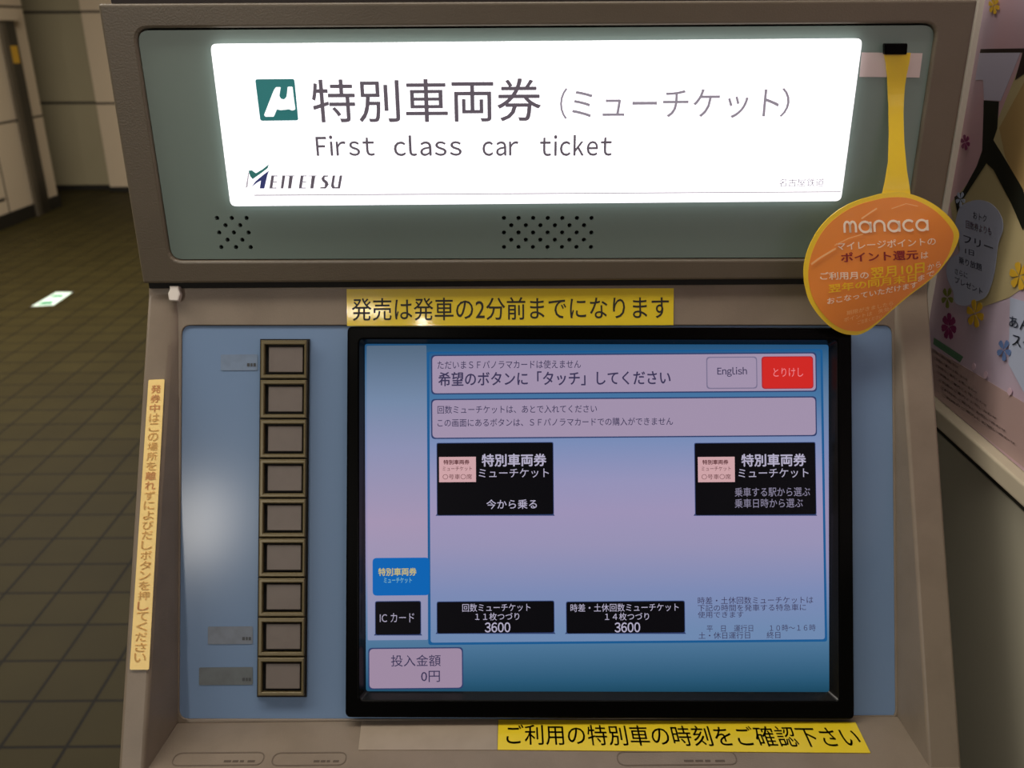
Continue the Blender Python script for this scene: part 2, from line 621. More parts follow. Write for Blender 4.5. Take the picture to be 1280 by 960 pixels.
D = SPF.lift(.003)                               # display surface
zt_, zb_ = D.world(740, 430).z, D.world(740, 868).z
def zt(y):
    return (D.world(740, y).z - zb_) / (zt_ - zb_)
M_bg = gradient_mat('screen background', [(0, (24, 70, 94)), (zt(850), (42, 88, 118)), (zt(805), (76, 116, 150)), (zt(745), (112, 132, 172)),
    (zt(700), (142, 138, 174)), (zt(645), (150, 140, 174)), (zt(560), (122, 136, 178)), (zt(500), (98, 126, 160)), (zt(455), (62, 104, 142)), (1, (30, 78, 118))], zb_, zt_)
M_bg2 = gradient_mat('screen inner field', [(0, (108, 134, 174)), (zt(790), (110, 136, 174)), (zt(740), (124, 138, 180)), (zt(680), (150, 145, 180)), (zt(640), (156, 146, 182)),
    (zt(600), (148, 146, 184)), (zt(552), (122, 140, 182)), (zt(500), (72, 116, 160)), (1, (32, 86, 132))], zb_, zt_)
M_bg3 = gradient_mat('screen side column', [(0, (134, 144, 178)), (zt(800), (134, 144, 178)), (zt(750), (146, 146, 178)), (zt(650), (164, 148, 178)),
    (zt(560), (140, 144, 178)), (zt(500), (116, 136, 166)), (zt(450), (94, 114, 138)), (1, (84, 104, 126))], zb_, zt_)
sw, sl, sdk = screen_mat('white', (160, 144, 170)), screen_mat('line blue', (26, 88, 142)), screen_mat('dark line', (48, 62, 104))
sblk, stx, swt = screen_mat('black', (10, 9, 13)), screen_mat('text', (58, 52, 84)), screen_mat('light text', (176, 170, 194))
sgt = screen_mat('grey text', (132, 126, 150))
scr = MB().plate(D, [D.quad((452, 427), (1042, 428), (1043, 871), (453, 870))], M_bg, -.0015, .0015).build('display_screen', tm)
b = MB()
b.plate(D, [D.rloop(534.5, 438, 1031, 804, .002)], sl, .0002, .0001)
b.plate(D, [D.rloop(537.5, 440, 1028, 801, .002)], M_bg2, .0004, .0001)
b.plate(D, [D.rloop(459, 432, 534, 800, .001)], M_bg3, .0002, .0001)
b.build('screen_field', scr)

def card(x0, y0, x1, y1, fill, edge, rad=.003, w=1.6, h=.0006):
    m = MB()
    m.plate(D, [D.rloop(x0, y0, x1, y1, rad)], edge, h, .0001)
    m.plate(D, [D.rloop(x0 + w, y0 + w, x1 - w, y1 - w, rad)], fill, h + .0002, .0001)
    return m
TXT = .0010
def wr(m, s, x0, y0, x1, y1, mt, bold=0.0, h=TXT):
    m.text(D, s, x0, y0, x1, y1, mt, h, bold)

m = card(539, 442, 1020.5, 491.5, sw, sdk)
wr(m, 'ただいまＳＦパノラマカードは使えません', 547, 450.5, 726, 461, stx, .004)
wr(m, '希望のボタンに「タッチ」してください', 548, 464, 838, 482, stx, .018)
m.build('message_box', scr)
m = card(539, 497, 1020.5, 547, sw, sdk)
wr(m, '回数ミューチケットは、あとで入れてください', 547, 506.5, 746, 516.5, stx, .004)
wr(m, 'この画面にあるボタンは、ＳＦパノラマカードでの購入ができません', 547, 522.5, 841, 532.5, stx, .004)
m.build('message_box', scr)

def shadow_lip(m, x0, y1, x1):
    m.plate(D, [D.quad((x0 - 2.5, y1 + 1), (x1 + 2.5, y1 + 1), (x1 - 1, y1 - 3.5), (x0 + 1, y1 - 3.5))], sdk, .00075, .0001)
m = card(882.5, 446, 946, 486, sw, screen_mat('grey edge', (120, 112, 140)), .0025, 1.3, .0010)
shadow_lip(m, 884, 485, 945)
wr(m, 'English', 896, 459, 933, 471, stx, .012, .0015)
m.build('screen_button', scr)
red = screen_mat('red', (206, 40, 36))
m = card(951.5, 445.5, 1016, 486, red, screen_mat('dark red', (170, 40, 50)), .0025, 1.2, .0010)
wr(m, 'とりけし', 966, 460, 1003, 471, screen_mat('pink text', (238, 132, 138)), 0, .0015)
m.build('screen_button', scr)

pink, brn = screen_mat('pink label', (204, 162, 166)), screen_mat('brown text', (92, 48, 52))
for x0, lines in ((546, 0), (868, 1)):
    w = 146 if not lines else 151.5
    m = card(x0, 553, x0 + w, 644, sblk, sdk, .0012, .8, .0007)
    shadow_lip(m, x0 + 1, 643.5, x0 + w - 1)
    lx = x0 + (3 if not lines else 4)
    m.plate(D, [D.rloop(lx, 571, lx + 46, 602.5, .0002)], pink, .0010, .0001)
    wr(m, '特別車両券', lx + 5.5, 574.5, lx + 38, 580.5, brn, .03, .0013)
    wr(m, 'ミューチケット', lx + 4.5, 583, lx + 41, 588.5, brn, 0, .0013)
    wr(m, '〇号車〇席', lx + 4.5, 592.5, lx + 41, 599, brn, 0, .0013)
    tx = x0 + (56 if not lines else 58)
    wr(m, '特別車両券', tx, 567, tx + 81, 583, swt, .028)
    wr(m, 'ミューチケット', tx - 3.5, 585.5, tx + 84, 597, swt, .002)
    if not lines:
        wr(m, '今から乗る', 608, 624, 671, 636, swt, .01)
    else:
        wr(m, '乗車する駅から選ぶ', 918, 609, 1012, 620.5, sgt, .004)
        wr(m, '乗車日時から選ぶ', 918, 623, 1003, 634.5, sgt, .004)
    m.build('screen_button', scr)
for x0, x1, a, ax0, ax1, n_, nx0, px in ((546, 693, '回数ミューチケット', 578, 663, '１１枚つづり', 594, 606), (707.5, 856, '時差・土休回数ミューチケット', 713, 848, '１４枚つづり', 756, 768)):
    m = card(x0, 751, x1, 791.5, sblk, sdk, .0015, .8, .0007)
    shadow_lip(m, x0 + 1, 791, x1 - 1)
    wr(m, a, ax0, 754, ax1, 764, swt, .002)
    wr(m, n_, nx0, 765.5, nx0 + 55, 775, swt, .004)
    wr(m, '3600', px, 777.5, px + 32, 790, swt, .02)
    m.build('screen_button', scr)
m = card(469, 751, 526.5, 793.5, sblk, sdk, .0015, .8, .0007)
shadow_lip(m, 470, 793, 525.5)
wr(m, 'IC カード', 475, 766, 518, 777.5, swt, 0)
m.build('screen_button', scr)
tabb = screen_mat('tab blue', (10, 98, 176))
m = card(466, 697, 537, 744, tabb, tabb, .003, 1, .0007)
wr(m, '特別車両券', 473, 709.5, 521, 719.5, screen_mat('tab gold', (190, 178, 120)), .03)
wr(m, 'ミューチケット', 480, 721.5, 515, 728.5, screen_mat('tab pale', (120, 172, 188)), .02)
m.build('screen_tab', scr)
m = card(460.5, 809, 579, 861, screen_mat('coin box', (156, 136, 160)), sdk, .003, 1.5)
wr(m, '投入金額', 489, 818, 551, 832.5, stx, .004)
wr(m, '0円', 526.5, 838, 550, 852, stx, .004)
m.build('amount_box', scr)
m = MB()
for s_, x0, y0, x1, y1 in (('時差・土休回数ミューチケットは', 872, 745.5, 1016, 754.5), ('下記の時間を発車する特急車に', 872, 755, 1007, 763.5), ('使用できます', 872, 764, 929, 772),
                           ('平　日　運行日　　１０時～１６時', 883, 780.5, 1019, 789), ('土・休日運行日　　終日', 873, 789.5, 975, 798)):
    wr(m, s_, x0, y0, x1, y1, stx, 0, .0008)
m.build('screen_notice', scr)

# head with its recessed teal panel
zt_h = H.px(655, 2).y
zb_h = H.px(655, 351.5).y
po = [(168, 35.5), (1172, 29), (1127.5, 324), (212.5, 326.5)]
po2 = [(171, 38), (1169, 31.5), (1125, 321.5), (215, 324)]
ho = [Vector((HL, zb_h)), Vector((HR, zb_h)), Vector((HR, zt_h)), Vector((HL, zt_h))]
b = MB().plate(H, [rounded(ho, .002), rounded(H.quad(*po), .009)], M_head, -.02, .02, .0018)
b.box((HL + .0005, H.O.y + .0195, H.O.z + zb_h + .0015), (HR - .0005, YBACK - .01, H.O.z + zt_h - .0015), M_head)
b.build('head_housing', tm)
MB().box((XL + .001, H.O.y + .005, J.z - .0005), (XR - .001, YBACK - .02, H.O.z + zb_h + .002), M_dark).build('head_gap_shade', tm)  # dark filler box; its colour gives the shadow line under the head
MB().box((HL + .004, H.O.y + .012, H.O.z + zt_h - .0005), (HR - .004, YBACK - .03, H.O.z + zt_h + .05), mat('cap dark', (34, 24, 22), .6)).build('top_cap', tm)

HP = H.lift(-.003)                               # face of the teal panel
loops = [rounded(HP.quad(*po2), .008)]
def hole_at(x, y, r=.00155):
    loops.append(circle(HP.px(x, y), r))
for r_ in range(5):                              # small speaker left
    for k in range(3 if r_ % 2 == 0 else 2):
        x = 271.3 + r_ * 1.32 + k * 18.4 + (9.2 if r_ % 2 else 0)
        hole_at(x, 272.5 + 9.1 * r_)
for r_ in range(5):                              # wide speaker centre
    for k in range(7 if r_ % 2 == 0 else 6):
        x = 630 + k * (18.25 - r_ * .03) + (9.1 if r_ % 2 else 0)
        hole_at(x, 272.6 + 9.05 * r_)
b = MB().plate(HP, loops, M_teal, -.003, .003)
hp = b.build('head_panel', tm)
MB().plate(HP, [HP.quad((160, 27), (1180, 24), (1135, 331), (205, 331))], M_dark, -.008, .002).build('speaker_backing', tm)

# backlit sign
sq = [(262.5, 55), (1078.5, 48), (1051.5, 251.5), (288, 258)]
M_sign = mat('backlit sign', (235, 235, 235), .3, emit=(250, 250, 255), estr=1.25)
SGP = HP.lift(.006)
sign = MB().plate(SGP, [rounded(SGP.quad(*sq), .004)], M_sign, -.0058, .0058, .0006).build('sign_panel', tm)
sign['label'] = 'glowing white backlit sign'
SG = HP.lift(.0063)
si = mat('sign ink', (70, 64, 74), .5, emit=(92, 84, 94), estr=.75)
si2 = mat('sign ink light', (110, 104, 112), .5, emit=(132, 126, 138), estr=.9)
si3 = mat('sign ink faint', (140, 136, 140), .5, emit=(168, 164, 172), estr=.9)
b = MB()
b.text(SG, '特別車両券', 390, 98.5, 676.5, 152.5, si, .0, .006)
b.build('sign_heading', sign)
b = MB()
b.text(SG, '（', 700, 110, 709, 149, si2, 0)
b.text(SG, 'ミューチケット', 715, 111.5, 974, 148, si2, 0)
b.text(SG, '）', 976, 110, 987, 146, si2, 0)
b.build('sign_heading_note', sign)
b = MB()
for w_, x0, x1, y0 in (('First', 395, 468, 169), ('class', 492, 577, 169), ('car', 603, 648, 176.5), ('ticket', 675, 765, 168.5)):
    b.text(SG, w_, x0, y0, x1, 195, si, 0, .012, .16)
b.build('sign_subtitle', sign)
# green emblem with a white letter
gm = mat('emblem green', (20, 84, 84), .4, emit=(30, 104, 104), estr=.85)
gw = mat('emblem white', (235, 235, 235), .4, emit=(255, 255, 255), estr=1.0)
b = MB()
b.plate(SG, [rounded(SG.quad((319, 99), (368, 98.5), (373, 150.5), (325.5, 151)), .0015)], gm, 0, .0003)
ep = lambda x, y: (300 + x / 5.644, 80 + y / 5.644)
mu = [(172, 358), (240, 185), (255, 163), (288, 163), (282, 200), (278, 225), (290, 245), (312, 250), (330, 232), (335, 195), (338, 160), (372, 160), (376, 200), (384, 265), (392, 320), (372, 328), (345, 318), (322, 322), (285, 325), (262, 318), (250, 345), (240, 371), (180, 371)]
b.plate(SG, [rounded(SG.quad(*[ep(*p) for p in mu]), .0006, 3)], gw, .0004, .0003)
b.build('sign_emblem', sign)
# railway company mark: swoosh M and slanted capitals
b = MB()
mg, mn = mat('mark green', (30, 96, 90), .4, emit=(40, 100, 96), estr=.8), mat('mark navy', (30, 40, 90), .4, emit=(44, 50, 98), estr=.8)
def poly(pts, m, h=0.0):
    b.plate(SG, [SG.quad(*[ep(*p) for p in pts])], m, h, .0003)
poly([(60, 752), (85, 750), (112, 770), (160, 742), (205, 706), (195, 735), (150, 770), (90, 812), (72, 790)], mg)
poly([(82, 866), (110, 828), (160, 785), (205, 752), (192, 790), (172, 878), (140, 878), (148, 822), (120, 838)], mn)
poly([(58, 765), (66, 765), (54, 868), (40, 875)], si3)
xs = 0
for ch, x0, x1 in (('E', 208, 250), ('I', 282, 300), ('T', 300, 385), ('E', 415, 455), ('T', 455, 545), ('S', 566, 628), ('U', 640, 722)):
    if ch == 'I':
        poly([(300, 786), (320, 786), (306, 878), (288, 878)], si)
        continue
    if ch == 'T':
        c0 = (x0 + x1) / 2 + 8
        poly([(c0 - 1, 786), (c0 + 24, 786), (c0 + 10, 878), (c0 - 12, 878)], si)
        poly([(c0 - 28, 786), (c0 + 38, 786), (c0 + 37, 793), (c0 - 29, 793)], si3)
        continue
    if ch == 'E':
        poly([(x0 + 14, 786), (x0 + 34, 786), (x0 + 20, 878), (x0, 878)], si)
        for yy in (786, 828, 871):
            o_ = (878 - yy) * .15
            poly([(x0 + 10 + o_, yy), (x1 + 8 + o_ * .6, yy), (x1 + 8 + o_ * .6, yy + 7), (x0 + 10 + o_, yy + 7)], si2)
        continue
    if ch == 'S':
        poly([(622, 786), (590, 786), (574, 806), (582, 826), (600, 842), (598, 866), (566, 870), (566, 878), (606, 878), (626, 850), (618, 830), (596, 812), (598, 796), (622, 794)], si)
        continue
    poly([(654, 786), (672, 786), (662, 850), (668, 868), (690, 868), (704, 786), (722, 786), (706, 878), (652, 878), (642, 860)], si)
b.build('company_mark', sign)
b = MB()
b.plate(SG, [SG.quad((318, 243.2), (1051, 239), (1051, 240.3), (318, 244.8))], si3, 0, .0003)
b.text(SG, '名古屋鉄道', 974, 223, 1030, 233, si2, 0)
b.build('sign_footer', sign)

# ticket slot markings engraved on the ledge
M_engr = mat('engraving', (96, 84, 72), .7)
for x0, x1, y0, y1 in ((216, 330, 940.5, 957.5), (340, 433, 940.5, 957.5), (771, 921, 939, 957)):
    a, c_ = G.rloop(x0, y0, x1, y1, .009, 8), G.rloop(x0 + 1.4, y0 + 1.3, x1 - 1.4, y1 - 1.3, .0085, 8)
    b = MB().plate(G, [a, c_], M_engr, .0001, .0002)
    for u0, u1 in ((.56, .64), (.655, .72), (.735, .78), (.82, .9)):
        b.plate(G, [G.rloop(x0 + (x1 - x0) * u0, y1 - 7, x0 + (x1 - x0) * u1, y1 - 4.5, .0003)], mat('engraving mark', (82, 71, 60), .7), .0001, .0001)
    b.build('ledge_marking', tm)

# small white catch under the head
c0 = S.px(221, 367)
b = MB().plate(S, [rounded(S.quad((215, 358.5), (227.5, 358.5), (227, 363), (229, 369), (226.5, 377.5), (215, 377), (213.5, 368), (216, 363)), .001, 3)], mat('catch metal', (226, 220, 212), .3, metal=.2), .0002, .006, .001)
b.build('catch', tm)

# ================================================================== LABELS STUCK ON THE MACHINE
b = MB().plate(S, [S.quad((433.5, 361.5), (842, 360.5), (841.5, 406.5), (434, 407.5))], M_yel, .0003, .0004)
b.text(S, '発売は発車の2分前までになります', 440, 371.5, 836, 400, M_ink, .0008, .006)
tag(b.build('notice_label'), 'yellow strip label with black writing above the touchscreen', 'label')
b = MB().plate(G, [G.quad((623, 900.5), (1069, 903.5), (1088, 942), (622, 938))], M_yel, .0003, .0004)
tl = G.quad((632, 926.5), (1078, 929.5))
vs, fs = fit(text('ご利用の特別車の時刻をご確認下さい', .006), 0, 0, 1, 1)
p00, p10, p11, p01 = G.quad((633, 932), (1080, 935.5), (1066, 909.5), (633, 906.5))
vs = [Vector(list(lerp(lerp(p00, p10, v.x), lerp(p01, p11, v.x), v.y)) + [0]) for v in vs]
b.flat(G, (vs, fs), M_ink, .0008)
tag(b.build('notice_label'), 'yellow strip label with black writing on the ledge below the touchscreen', 'label')
b = MB().plate(G, [G.quad((452, 902), (622, 901), (621.5, 938), (448, 938))], mat('pale sticker', (152, 140, 124), .35, dirt=.15, dscale=60), .0002, .0003)
tag(b.build('blank_label'), 'blank pale grey label on the ledge, left of the yellow strip', 'label')

# cream vertical label on the left cheek
Cp = Plane(fr, (1, 0, 0), (jc - fr)).lift(.0009)
cq = [(186, 475), (206, 474), (186.5, 837), (162.5, 837)]
b = MB().plate(Cp, [rounded(Cp.quad(*cq), .001, 3)], mat('cream label', (250, 220, 142), .45, dirt=.12, dscale=160), 0, .0006)
st = '発券中はこの場所を離れずによびだしボタンを押してください'
mt = mat('faded red print', (242, 204, 130), .6)
mt2 = mat('faded red print strong', (232, 176, 118), .6)
q = Cp.quad(*cq)
for k, ch in enumerate(st):
    t0, t1 = .02 + k * .96 / len(st), .02 + (k + .86) * .96 / len(st)
    l0, r0 = lerp(q[0], q[3], t0), lerp(q[1], q[2], t0)
    l1, r1 = lerp(q[0], q[3], t1), lerp(q[1], q[2], t1)
    a0, a1, a2, a3 = lerp(l1, r1, .2), lerp(l1, r1, .82), lerp(l0, r0, .82), lerp(l0, r0, .2)
    vs, fs = fit(text(ch, .01), 0, 0, 1, 1)
    b.flat(Cp, ([Vector(list(lerp(lerp(a0, a1, v.x), lerp(a3, a2, v.x), v.y)) + [0]) for v in vs], fs), mt2 if k < 3 or k in (9, 10, 22) else mt, .0009)
tag(b.build('warning_label'), 'narrow cream vertical label with faded red writing on the left cheek', 'label')

# ================================================================== HANGING TAG
TP = HP.lift(.0005)
b = MB().plate(TP, [TP.quad((1077, 65.5), (1153, 66.5), (1149, 97), (1074, 96))], mat('white tape', (214, 200, 196), .4), .0001, .0003)
tag(b.build('tape_strip'), 'strip of white tape behind the top of the yellow strap', 'tape')
b = MB().plate(TP, [rounded(TP.quad((1102.5, 54), (1131, 54), (1130, 68), (1102.5, 68)), .001, 3)], M_black, .0006, .0045, .0008)
tag(b.build('tape_block'), 'small black tape block holding the yellow strap to the panel', 'tape')

TG = HP.lift(.0012)
TB = HP.lift(.022)
def sstep(a, b_, x):
    t = max(0, min(1, (x - a) / (b_ - a)))
    return t * t * (3 - 2 * t)
ztag0, ztag1 = TG.px(1115, 100).y, TG.px(1100, 262).y
zb0, zb1 = TB.px(1100, 250).y, TB.px(1060, 413).y
fa, fb = TB.px(1171, 347), TB.px(1074, 413)
fd = (fb - fa).normalized()
fn = Vector((-fd.y, fd.x))
if (TB.px(1050, 300) - fa).dot(fn) < 0:
    fn = -fn
def warp(pl, a, b_, h):
    """the strap leaves the panel little by little"""
    return pl.pt(a, b_, h + .0165 * sstep(ztag0, ztag1, b_))
def curl(pl, a, b_, h):
    """the leaf hangs clear of the panel and curls back along its lower right edge"""
    k = max(0, .045 - (Vector((a, b_)) - fa).dot(fn))
    return pl.pt(a, b_, h - .004 + .016 * (zb0 - b_) / (zb0 - zb1) - 3.2 * k * k)
def cut(vf, step=.004):
    vs, fs = vf
    bm = bmesh.new()
    vv = [bm.verts.new(v) for v in vs]
    for f in fs:
        try:
            bm.faces.new([vv[i] for i in f])
        except ValueError:
            pass
    x0, y0, x1, y1 = bbox2(vs)
    for ax, lo_, hi_ in ((0, x0, x1), (1, y0, y1)):
        k = lo_ + step
        while k < hi_:
            co, no = Vector((0, 0, 0)), Vector((0, 0, 0))
            co[ax], no[ax] = k, 1
            bmesh.ops.bisect_plane(bm, geom=bm.verts[:] + bm.edges[:] + bm.faces[:], plane_co=co, plane_no=no, dist=1e-7)
            k += step
    bm.verts.index_update()
    out = [v.co.copy() for v in bm.verts], [tuple(v.index for v in f.verts) for f in bm.faces]
    bm.free()
    return out

def smooth_loop(pts, n=4):
    out, m = [], len(pts)
    for i in range(m):
        p0, p1, p2, p3 = pts[i - 1], pts[i], pts[(i + 1) % m], pts[(i + 2) % m]
        for k in range(n):
            t = k / n
            out.append(.5 * ((2 * p1) + (p2 - p0) * t + (2 * p0 - 5 * p1 + 4 * p2 - p3) * t * t + (3 * p1 - p0 - 3 * p2 + p3) * t ** 3))
    return out
tp = lambda x, y: TB.px(990 + x / 4.8, 230 + y / 4.8)
outer = [(480, 82), (560, 62), (650, 58), (720, 65), (800, 92), (880, 138), (950, 200), (998, 268), (1010, 315), (992, 372), (960, 430), (905, 500), (855, 552), (790, 602), (700, 662), (600, 738), (520, 806), (450, 858), (390, 884), (340, 886), (270, 870), (200, 830), (130, 760), (80, 680), (60, 600), (55, 540), (62, 470), (88, 390), (135, 305), (195, 232), (270, 170), (350, 125), (430, 95)]
inner = [(480, 108), (560, 90), (650, 84), (720, 92), (790, 118), (860, 160), (918, 215), (962, 275), (972, 315), (962, 366), (940, 425), (898, 490), (850, 545), (785, 595), (698, 652), (598, 728), (516, 796), (450, 840), (395, 862), (340, 862), (280, 848), (212, 808), (148, 742), (104, 668), (86, 596), (82, 540), (90, 475), (114, 400), (156, 320), (212, 250), (284, 192), (360, 148), (432, 120)]
M_tagy = mat('tag yellow', (240, 206, 34), .28, coat=.4)
M_tago = mat('tag orange', (238, 142, 48), .28, coat=.4)
M_tagw = mat('tag white print', (255, 238, 214), .4)
M_tagp = mat('tag maroon print', (140, 32, 40), .4)
M_tagg = mat('tag yellow print', (250, 206, 40), .4)
M_tagf = mat('tag faint print', (248, 196, 130), .4)
ht = empty('hanging_tag', TG.world(1100, 412))
tag(ht, 'orange leaf-shaped tag on a yellow strap hanging over the panel', 'tag')
sp = lambda x, y: TG.px(1040 + x / 4.3625, 40 + y / 4.3625)
strap = [(280, 113), (292, 170), (300, 250), (302, 400), (291, 550), (270, 700), (243, 800), (214, 895), (205, 930), (400, 930), (385, 890), (375, 860), (366, 740), (368, 600), (380, 440), (395, 300), (406, 230), (420, 170), (427, 113)]
MB().flat(TG, cut(shape([[sp(*p) for p in strap]], .0006)), M_tagy, 0.0, warp).build('strap', ht, smooth=False)
body_ = MB().flat(TB, cut(shape([smooth_loop([tp(*p) for p in outer])], .0008)), M_tagy, 0, curl).build('tag_body', ht)
MB().flat(TB, cut(shape([smooth_loop([tp(*p) for p in inner])], .0003)), M_tago, .0009, curl).build('orange_face', body_)
b = MB()
def trow(s_, bl, br, hgt, m_, bold=0.01):
    """a line of print between two baseline points (crop pixels)"""
    vs, fs = fit(text(s_, bold), 0, 0, 1, 1)
    p0, p1 = tp(*bl), tp(*br)
    q0, q1 = tp(bl[0], bl[1] - hgt), tp(br[0], br[1] - hgt)
    b.flat(TB, cut(([Vector(list(lerp(lerp(p0, p1, v.x), lerp(q0, q1, v.x), v.y)) + [v.z * .003]) for v in vs], fs)), m_, .0017, curl)
# the round logo letters: rings, arches and stems
def stroke(pts, w, m_):
    """a line of even width through crop-pixel points"""
    L_, R_ = [], []
    for i, p in enumerate(pts):
        a_, c_ = pts[max(i - 1, 0)], pts[min(i + 1, len(pts) - 1)]
        dx, dy = c_[0] - a_[0], c_[1] - a_[1]
        n_ = math.hypot(dx, dy)
        L_.append((p[0] - dy / n_ * w, p[1] + dx / n_ * w))
        R_.append((p[0] + dy / n_ * w, p[1] - dx / n_ * w))
    b.flat(TB, cut(shape([[tp(*p) for p in L_ + R_[::-1]]], .0001)), m_, .0016, curl)
def arc(cx, cy, rx, ry, a0, a1, n_=14):
    return [(cx + rx * math.cos(R(a0 + (a1 - a0) * k / n_)), cy - ry * math.sin(R(a0 + (a1 - a0) * k / n_))) for k in range(n_ + 1)]
lw_ = 6.5
def base(x):
    return 290 - (x - 305) * .03
def arch(x0, x1):
    stroke([(x0, base(x0))] + arc((x0 + x1) / 2, base(x0) - 36, (x1 - x0) / 2, 27, 180, 0) + [(x1, base(x1))], lw_, M_tagw)
def ring_a(cx):
    cy = base(cx) - 30
    stroke(arc(cx, cy, 33, 30, 0, 359, 28), lw_, M_tagw)
    stroke([(cx + 33, cy - 30), (cx + 33, cy + 32)], lw_, M_tagw)
arch(312, 346)
arch(346, 380)
ring_a(436)
arch(492, 552)
ring_a(608)
cc = base(700) - 30
stroke(arc(700, cc, 34, 30, 45, 315, 22), lw_, M_tagw)
ring_a(778)
trow('マイレージポイントの', (258, 390), (858, 362), 46, M_tagw, .012)
trow('ポイント還元', (280, 462), (748, 446), 58, M_tagp, .026)
trow('は', (765, 445), (810, 440), 40, M_tagw, .012)
trow('ご利用月の', (150, 560), (440, 555), 44, M_tagw, .015)
trow('翌月10日', (452, 557), (786, 527), 64, M_tagg, .022)
trow('から', (805, 515), (890, 495), 36, M_tagw, .01)
trow('翌年の同月末日', (195, 634), (735, 576), 48, M_tagg, .022)
trow('まで', (745, 582), (850, 545), 34, M_tagw, .01)
trow('おこなっていただけます', (185, 700), (742, 614), 36, M_tagw, .015)
trow('期限がきましたら', (300, 765), (590, 715), 26, M_tagf, .0)
trow('ポイントは　失効し', (282, 805), (600, 742), 26, M_tagf, .0)
trow('ご注意ください', (368, 822), (520, 790), 24, M_tagf, .0)
b.build('tag_print', body_)
# highlights on creases of the clear film, painted as pale raised strokes
M_film = mat('film highlight', (250, 190, 120), .12, coat=1.0)
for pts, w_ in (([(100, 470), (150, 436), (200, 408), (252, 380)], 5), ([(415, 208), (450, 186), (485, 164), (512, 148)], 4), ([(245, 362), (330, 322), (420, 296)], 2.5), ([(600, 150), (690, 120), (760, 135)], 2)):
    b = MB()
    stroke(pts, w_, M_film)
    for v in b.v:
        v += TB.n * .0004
    b.build('film_highlight', body_)

# ================================================================== POSTER BOARD ON THE RIGHT WALL
fx = lambda x, y: WR.px(x, y).x
YP0 = fx(1184, 240)                              # far end of the board (local along -y)
YP1 = .3
pb = empty('poster_frame', (XW, -(YP0 + YP1) / 2, zr_bot))
tag(pb, 'white framed poster with flowers on wall right of ticket machine', 'poster')
M_frame = mat('frame white', (214, 206, 192), .35)
M_rail3 = mat('frame rail', (190, 180, 158), .4)
M_back = mat('recess shade', (34, 34, 27), .6)
zt_w = 2.2
def wbox(mb, a0, a1, z0, z1, d0, d1, m_):
    mb.box((XW - d1, -a1, z0), (XW - d0, -a0, z1), m_)
b = MB()
aL, aR = fx(1181, 240), fx(1195.5, 240)
aM = fx(1187, 240)
wbox(b, aL, aM, zr_bot, zt_w, .0, .012, M_frame)
wbox(b, aM + .0006, aR, zr_bot, zt_w, .0, .009, M_frame)
b.build('frame_post', pb, bevel=.0012)
b = MB()
wbox(b, aL - .3, YP1, zr_bot, zr_top, -.004, .014, M_rail3)
b.build('frame_rail', pb, bevel=.002)
b = MB()
wbox(b, aL - .3, YP1, zd_bot, zr_bot, -.0055, -.001, M_back)  # recess coloured dark to hold the shadow band below the rail
b.build('rail_shade', pb)

P = WR.lift(.004)
def paper_mat():
    m = bpy.data.materials.new('poster paper')
    m.use_nodes = True
    nt = m.node_tree
    g_ = nt.nodes.new('ShaderNodeTexCoord')
    n_ = nt.nodes.new('ShaderNodeTexNoise')
    n_.inputs['Scale'].default_value = 7
    cr = nt.nodes.new('ShaderNodeValToRGB')
    cr.color_ramp.elements[0].position = .38
    cr.color_ramp.elements[0].color = lin(188, 172, 190)
    cr.color_ramp.elements[1].position = .62
    cr.color_ramp.elements[1].color = lin(198, 160, 168)
    nt.links.new(g_.outputs['Object'], n_.inputs['Vector'])
    nt.links.new(n_.outputs['Fac'], cr.inputs['Fac'])
    nt.links.new(cr.outputs['Color'], nt.nodes['Principled BSDF'].inputs['Base Color'])
    nt.nodes['Principled BSDF'].inputs['Roughness'].default_value = .3
    return m
M_paper = paper_mat()
b = MB()
wbox(b, aR - .001, YP1, zr_top + .0005, zt_w, .002, .004, M_paper)
sheet = b.build('poster_sheet', pb)
def pp(mb, pts, m_, h=.0002, rnd=0.0, smooth=False):
    q_ = P.quad(*pts)
    if smooth:
        q_ = smooth_loop(q_)
    mb.plate(P, [rounded(q_, rnd, 4) if rnd else q_], m_, h, .0002)
pu = lambda x, y: (1140 + x / 4, y / 4)
pv = lambda x, y: (1140 + x / 4, 230 + y / 4)
pc = {k: mat('poster ' + k, v, .35) for k, v in dict(dark=(48, 36, 34), black=(28, 30, 24), beige=(176, 150, 108), sand=(168, 140, 92), lav=(190, 184, 204), pink=(206, 178, 192), brown=(150, 128, 124),
     yellow=(214, 172, 50), purple=(128, 44, 92), green=(118, 124, 52), blue=(96, 122, 172), bar=(82, 118, 92), bub=(178, 184, 208), ink=(92, 88, 120), magenta=(164, 88, 120), sky=(176, 186, 210), straw=(184, 170, 128), bluetext=(110, 126, 172)).items()}
b = MB()
pp(b, [pu(345, 245), pu(680, 240), pu(680, 262), pu(342, 265)], pc['dark'], .0002)
pp(b, [pu(340, 265), pu(545, 262), pu(445, 505), pu(362, 500), pu(358, 400), pu(318, 400)], pc['lav'], .0002)
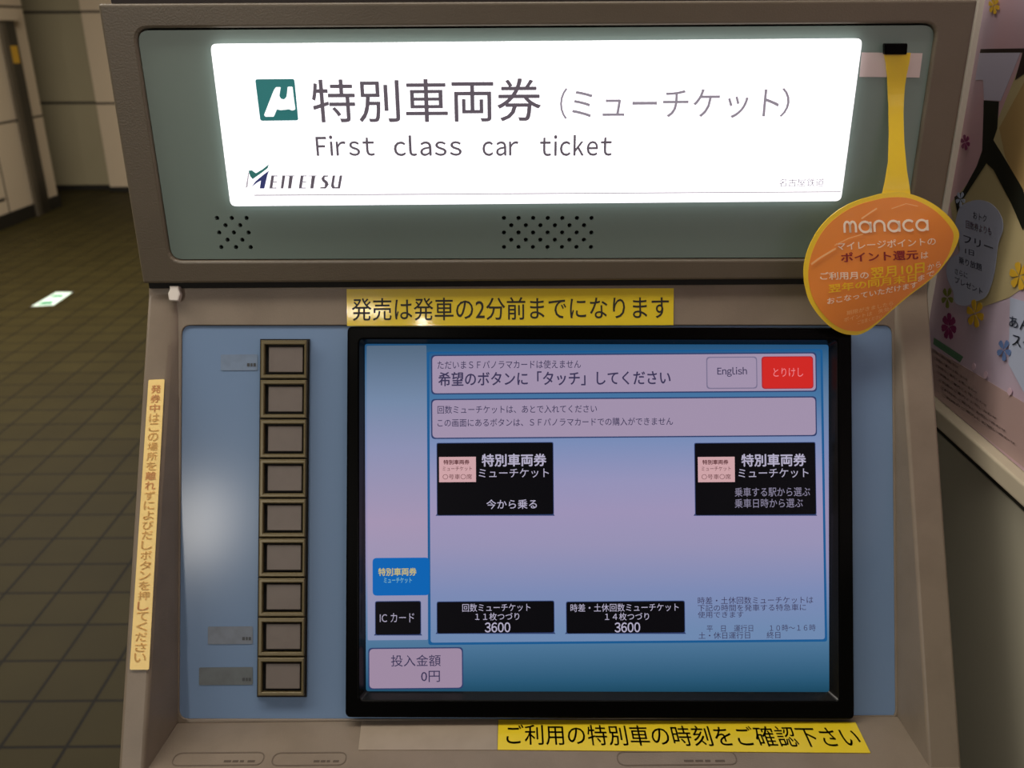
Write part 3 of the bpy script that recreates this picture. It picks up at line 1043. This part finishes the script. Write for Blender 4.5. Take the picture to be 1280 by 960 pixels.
# photograph of wrapped food: beige shape crossed by black bands
pp(b, [pu(560, 275), pu(700, 262), pu(760, 1140), (1300, 345), (1262, 372), (1225, 385), (1200, 372), (1203, 330), (1196, 300), (1188, 255), pu(295, 900), pu(375, 780), pu(430, 600), pu(500, 430)], pc['straw'], .0002)
pp(b, [pu(560, 420), pu(600, 330), pu(720, 330), pu(740, 1050), pu(545, 960), pu(470, 780), pu(440, 640)], pc['sand'], .0005)
pp(b, [pu(365, 502), pu(440, 508), pu(432, 640), pu(412, 700), pu(450, 760), pu(560, 945), pu(600, 1080), pu(560, 1150), pu(500, 1010), pu(415, 850), pu(378, 815), pu(300, 935), pu(258, 1000), pu(232, 1060), pu(218, 985), pu(262, 955), pu(330, 830), pu(358, 750), pu(362, 640)], pc['black'], .0008)
pp(b, [pu(560, 260), pu(680, 255), pu(600, 345), pu(520, 400)], pc['dark'], .0006)
b.build('poster_photo', sheet)
b = MB()
bub = [(260, 105), (330, 80), (400, 95), (450, 150), (465, 220), (440, 300), (430, 380), (415, 470), (380, 560), (320, 590), (270, 610), (222, 590), (215, 540), (188, 480), (180, 420), (205, 370), (245, 340), (240, 260), (225, 210), (235, 150)]
pp(b, [pv(*p) for p in bub], pc['bub'], .0012, 0, True)
def prow(s_, x0, y0, x1, y1, m_, slope=.14, hpx=None):
    vs, fs = fit(text(s_, .008), 0, 0, 1, 1)
    p00, p10, p11, p01 = P.quad((x0, y1), (x1, y1 + (x1 - x0) * slope), (x1, y0 + (x1 - x0) * slope), (x0, y0))
    b.flat(P, ([Vector(list(lerp(lerp(p00, p10, v.x), lerp(p01, p11, v.x), v.y)) + [0]) for v in vs], fs), m_, .0016)
prow('おトク', 1219, 264, 1236, 273, pc['ink'], .3)
prow('回数券よりも', 1210, 275, 1242, 285, pc['magenta'], .3)
prow('フリー', 1207, 293, 1244, 303, pc['ink'], .34)
prow('1日', 1209, 310, 1220, 317, pc['ink'], .3)
prow('乗り放題', 1201, 320, 1230, 329, pc['ink'], .35)
prow('さらに', 1196, 335, 1212, 342, pc['ink'], .4)
prow('プレゼント', 1196, 345, 1231, 353, pc['ink'], .45)
b.build('poster_bubble', sheet)
def flower(cx, cy, rx, ry, m_, n_=7):
    """petals round a centre, in crop pixels"""
    f = MB()
    for k in range(n_):
        a = 2 * math.pi * k / n_ + .3
        c_, s_ = math.cos(a), math.sin(a)
        pts = [(cx + rx * (c_ * u - s_ * w * .75) / 1, cy + ry * (s_ * u + c_ * w * .75)) for u, w in ((.08, 0), (.5, .3), (.85, .36), (1, .14), (.94, 0), (1, -.14), (.85, -.36), (.5, -.3))]
        pp(f, [(p[0], p[1]) for p in pts], m_, .0014 + .00002 * k)
    return f.build('poster_flower', sheet)
flower(1188.5, 408, 9.5, 17, pc['purple'])
flower(1221.5, 392, 11, 18, pc['yellow'], 6)
flower(1186.5, 372, 7.5, 13.5, pc['green'], 5)
flower(1277, 345, 13, 18, pc['yellow'], 6)
flower(1257.5, 437.5, 9, 14, pc['blue'], 5)
flower(1209, 178, 6, 10, pc['purple'], 6)
flower(1245, 7, 7, 11, pc['yellow'], 6)
flower(1203, 249, 6, 10, pc['sky'], 5)
b = MB()
pp(b, [(1264, 372), (1310, 385), (1310, 520), (1282, 492), (1262, 455)], pc['sky'], .0006)
prow('あん', 1264, 394, 1290, 408, pc['bluetext'], .3)
prow('スク', 1268, 416, 1292, 432, pc['bluetext'], .3)
pp(b, [(1169.5, 422), (1206, 446), (1202, 453), (1168.5, 430)], pc['bar'], .0012)
pk = mat('poster small print', (128, 108, 108), .4)
pl_ = mat('poster foot', (176, 150, 146), .35)
pp(b, [(1160, 432), (1205, 458), (1300, 515), (1300, 600), (1160, 488)], pl_, .0002)
for k in range(7):
    o_ = 9.2 * k
    prow('ご利用のご案内とお問い合わせ', 1168 + 2 * k, 436 + o_, 1200 + 12 * k, 439.5 + o_, pk, .68)
for x_, y_ in ((1219.5, 458), (1234.5, 468.5), (1264.5, 489.5)):
    b.plate(P, [circle(P.px(x_, y_), .0028)], pc['pink'], .0014, .0002)
b.build('poster_lettering', sheet)
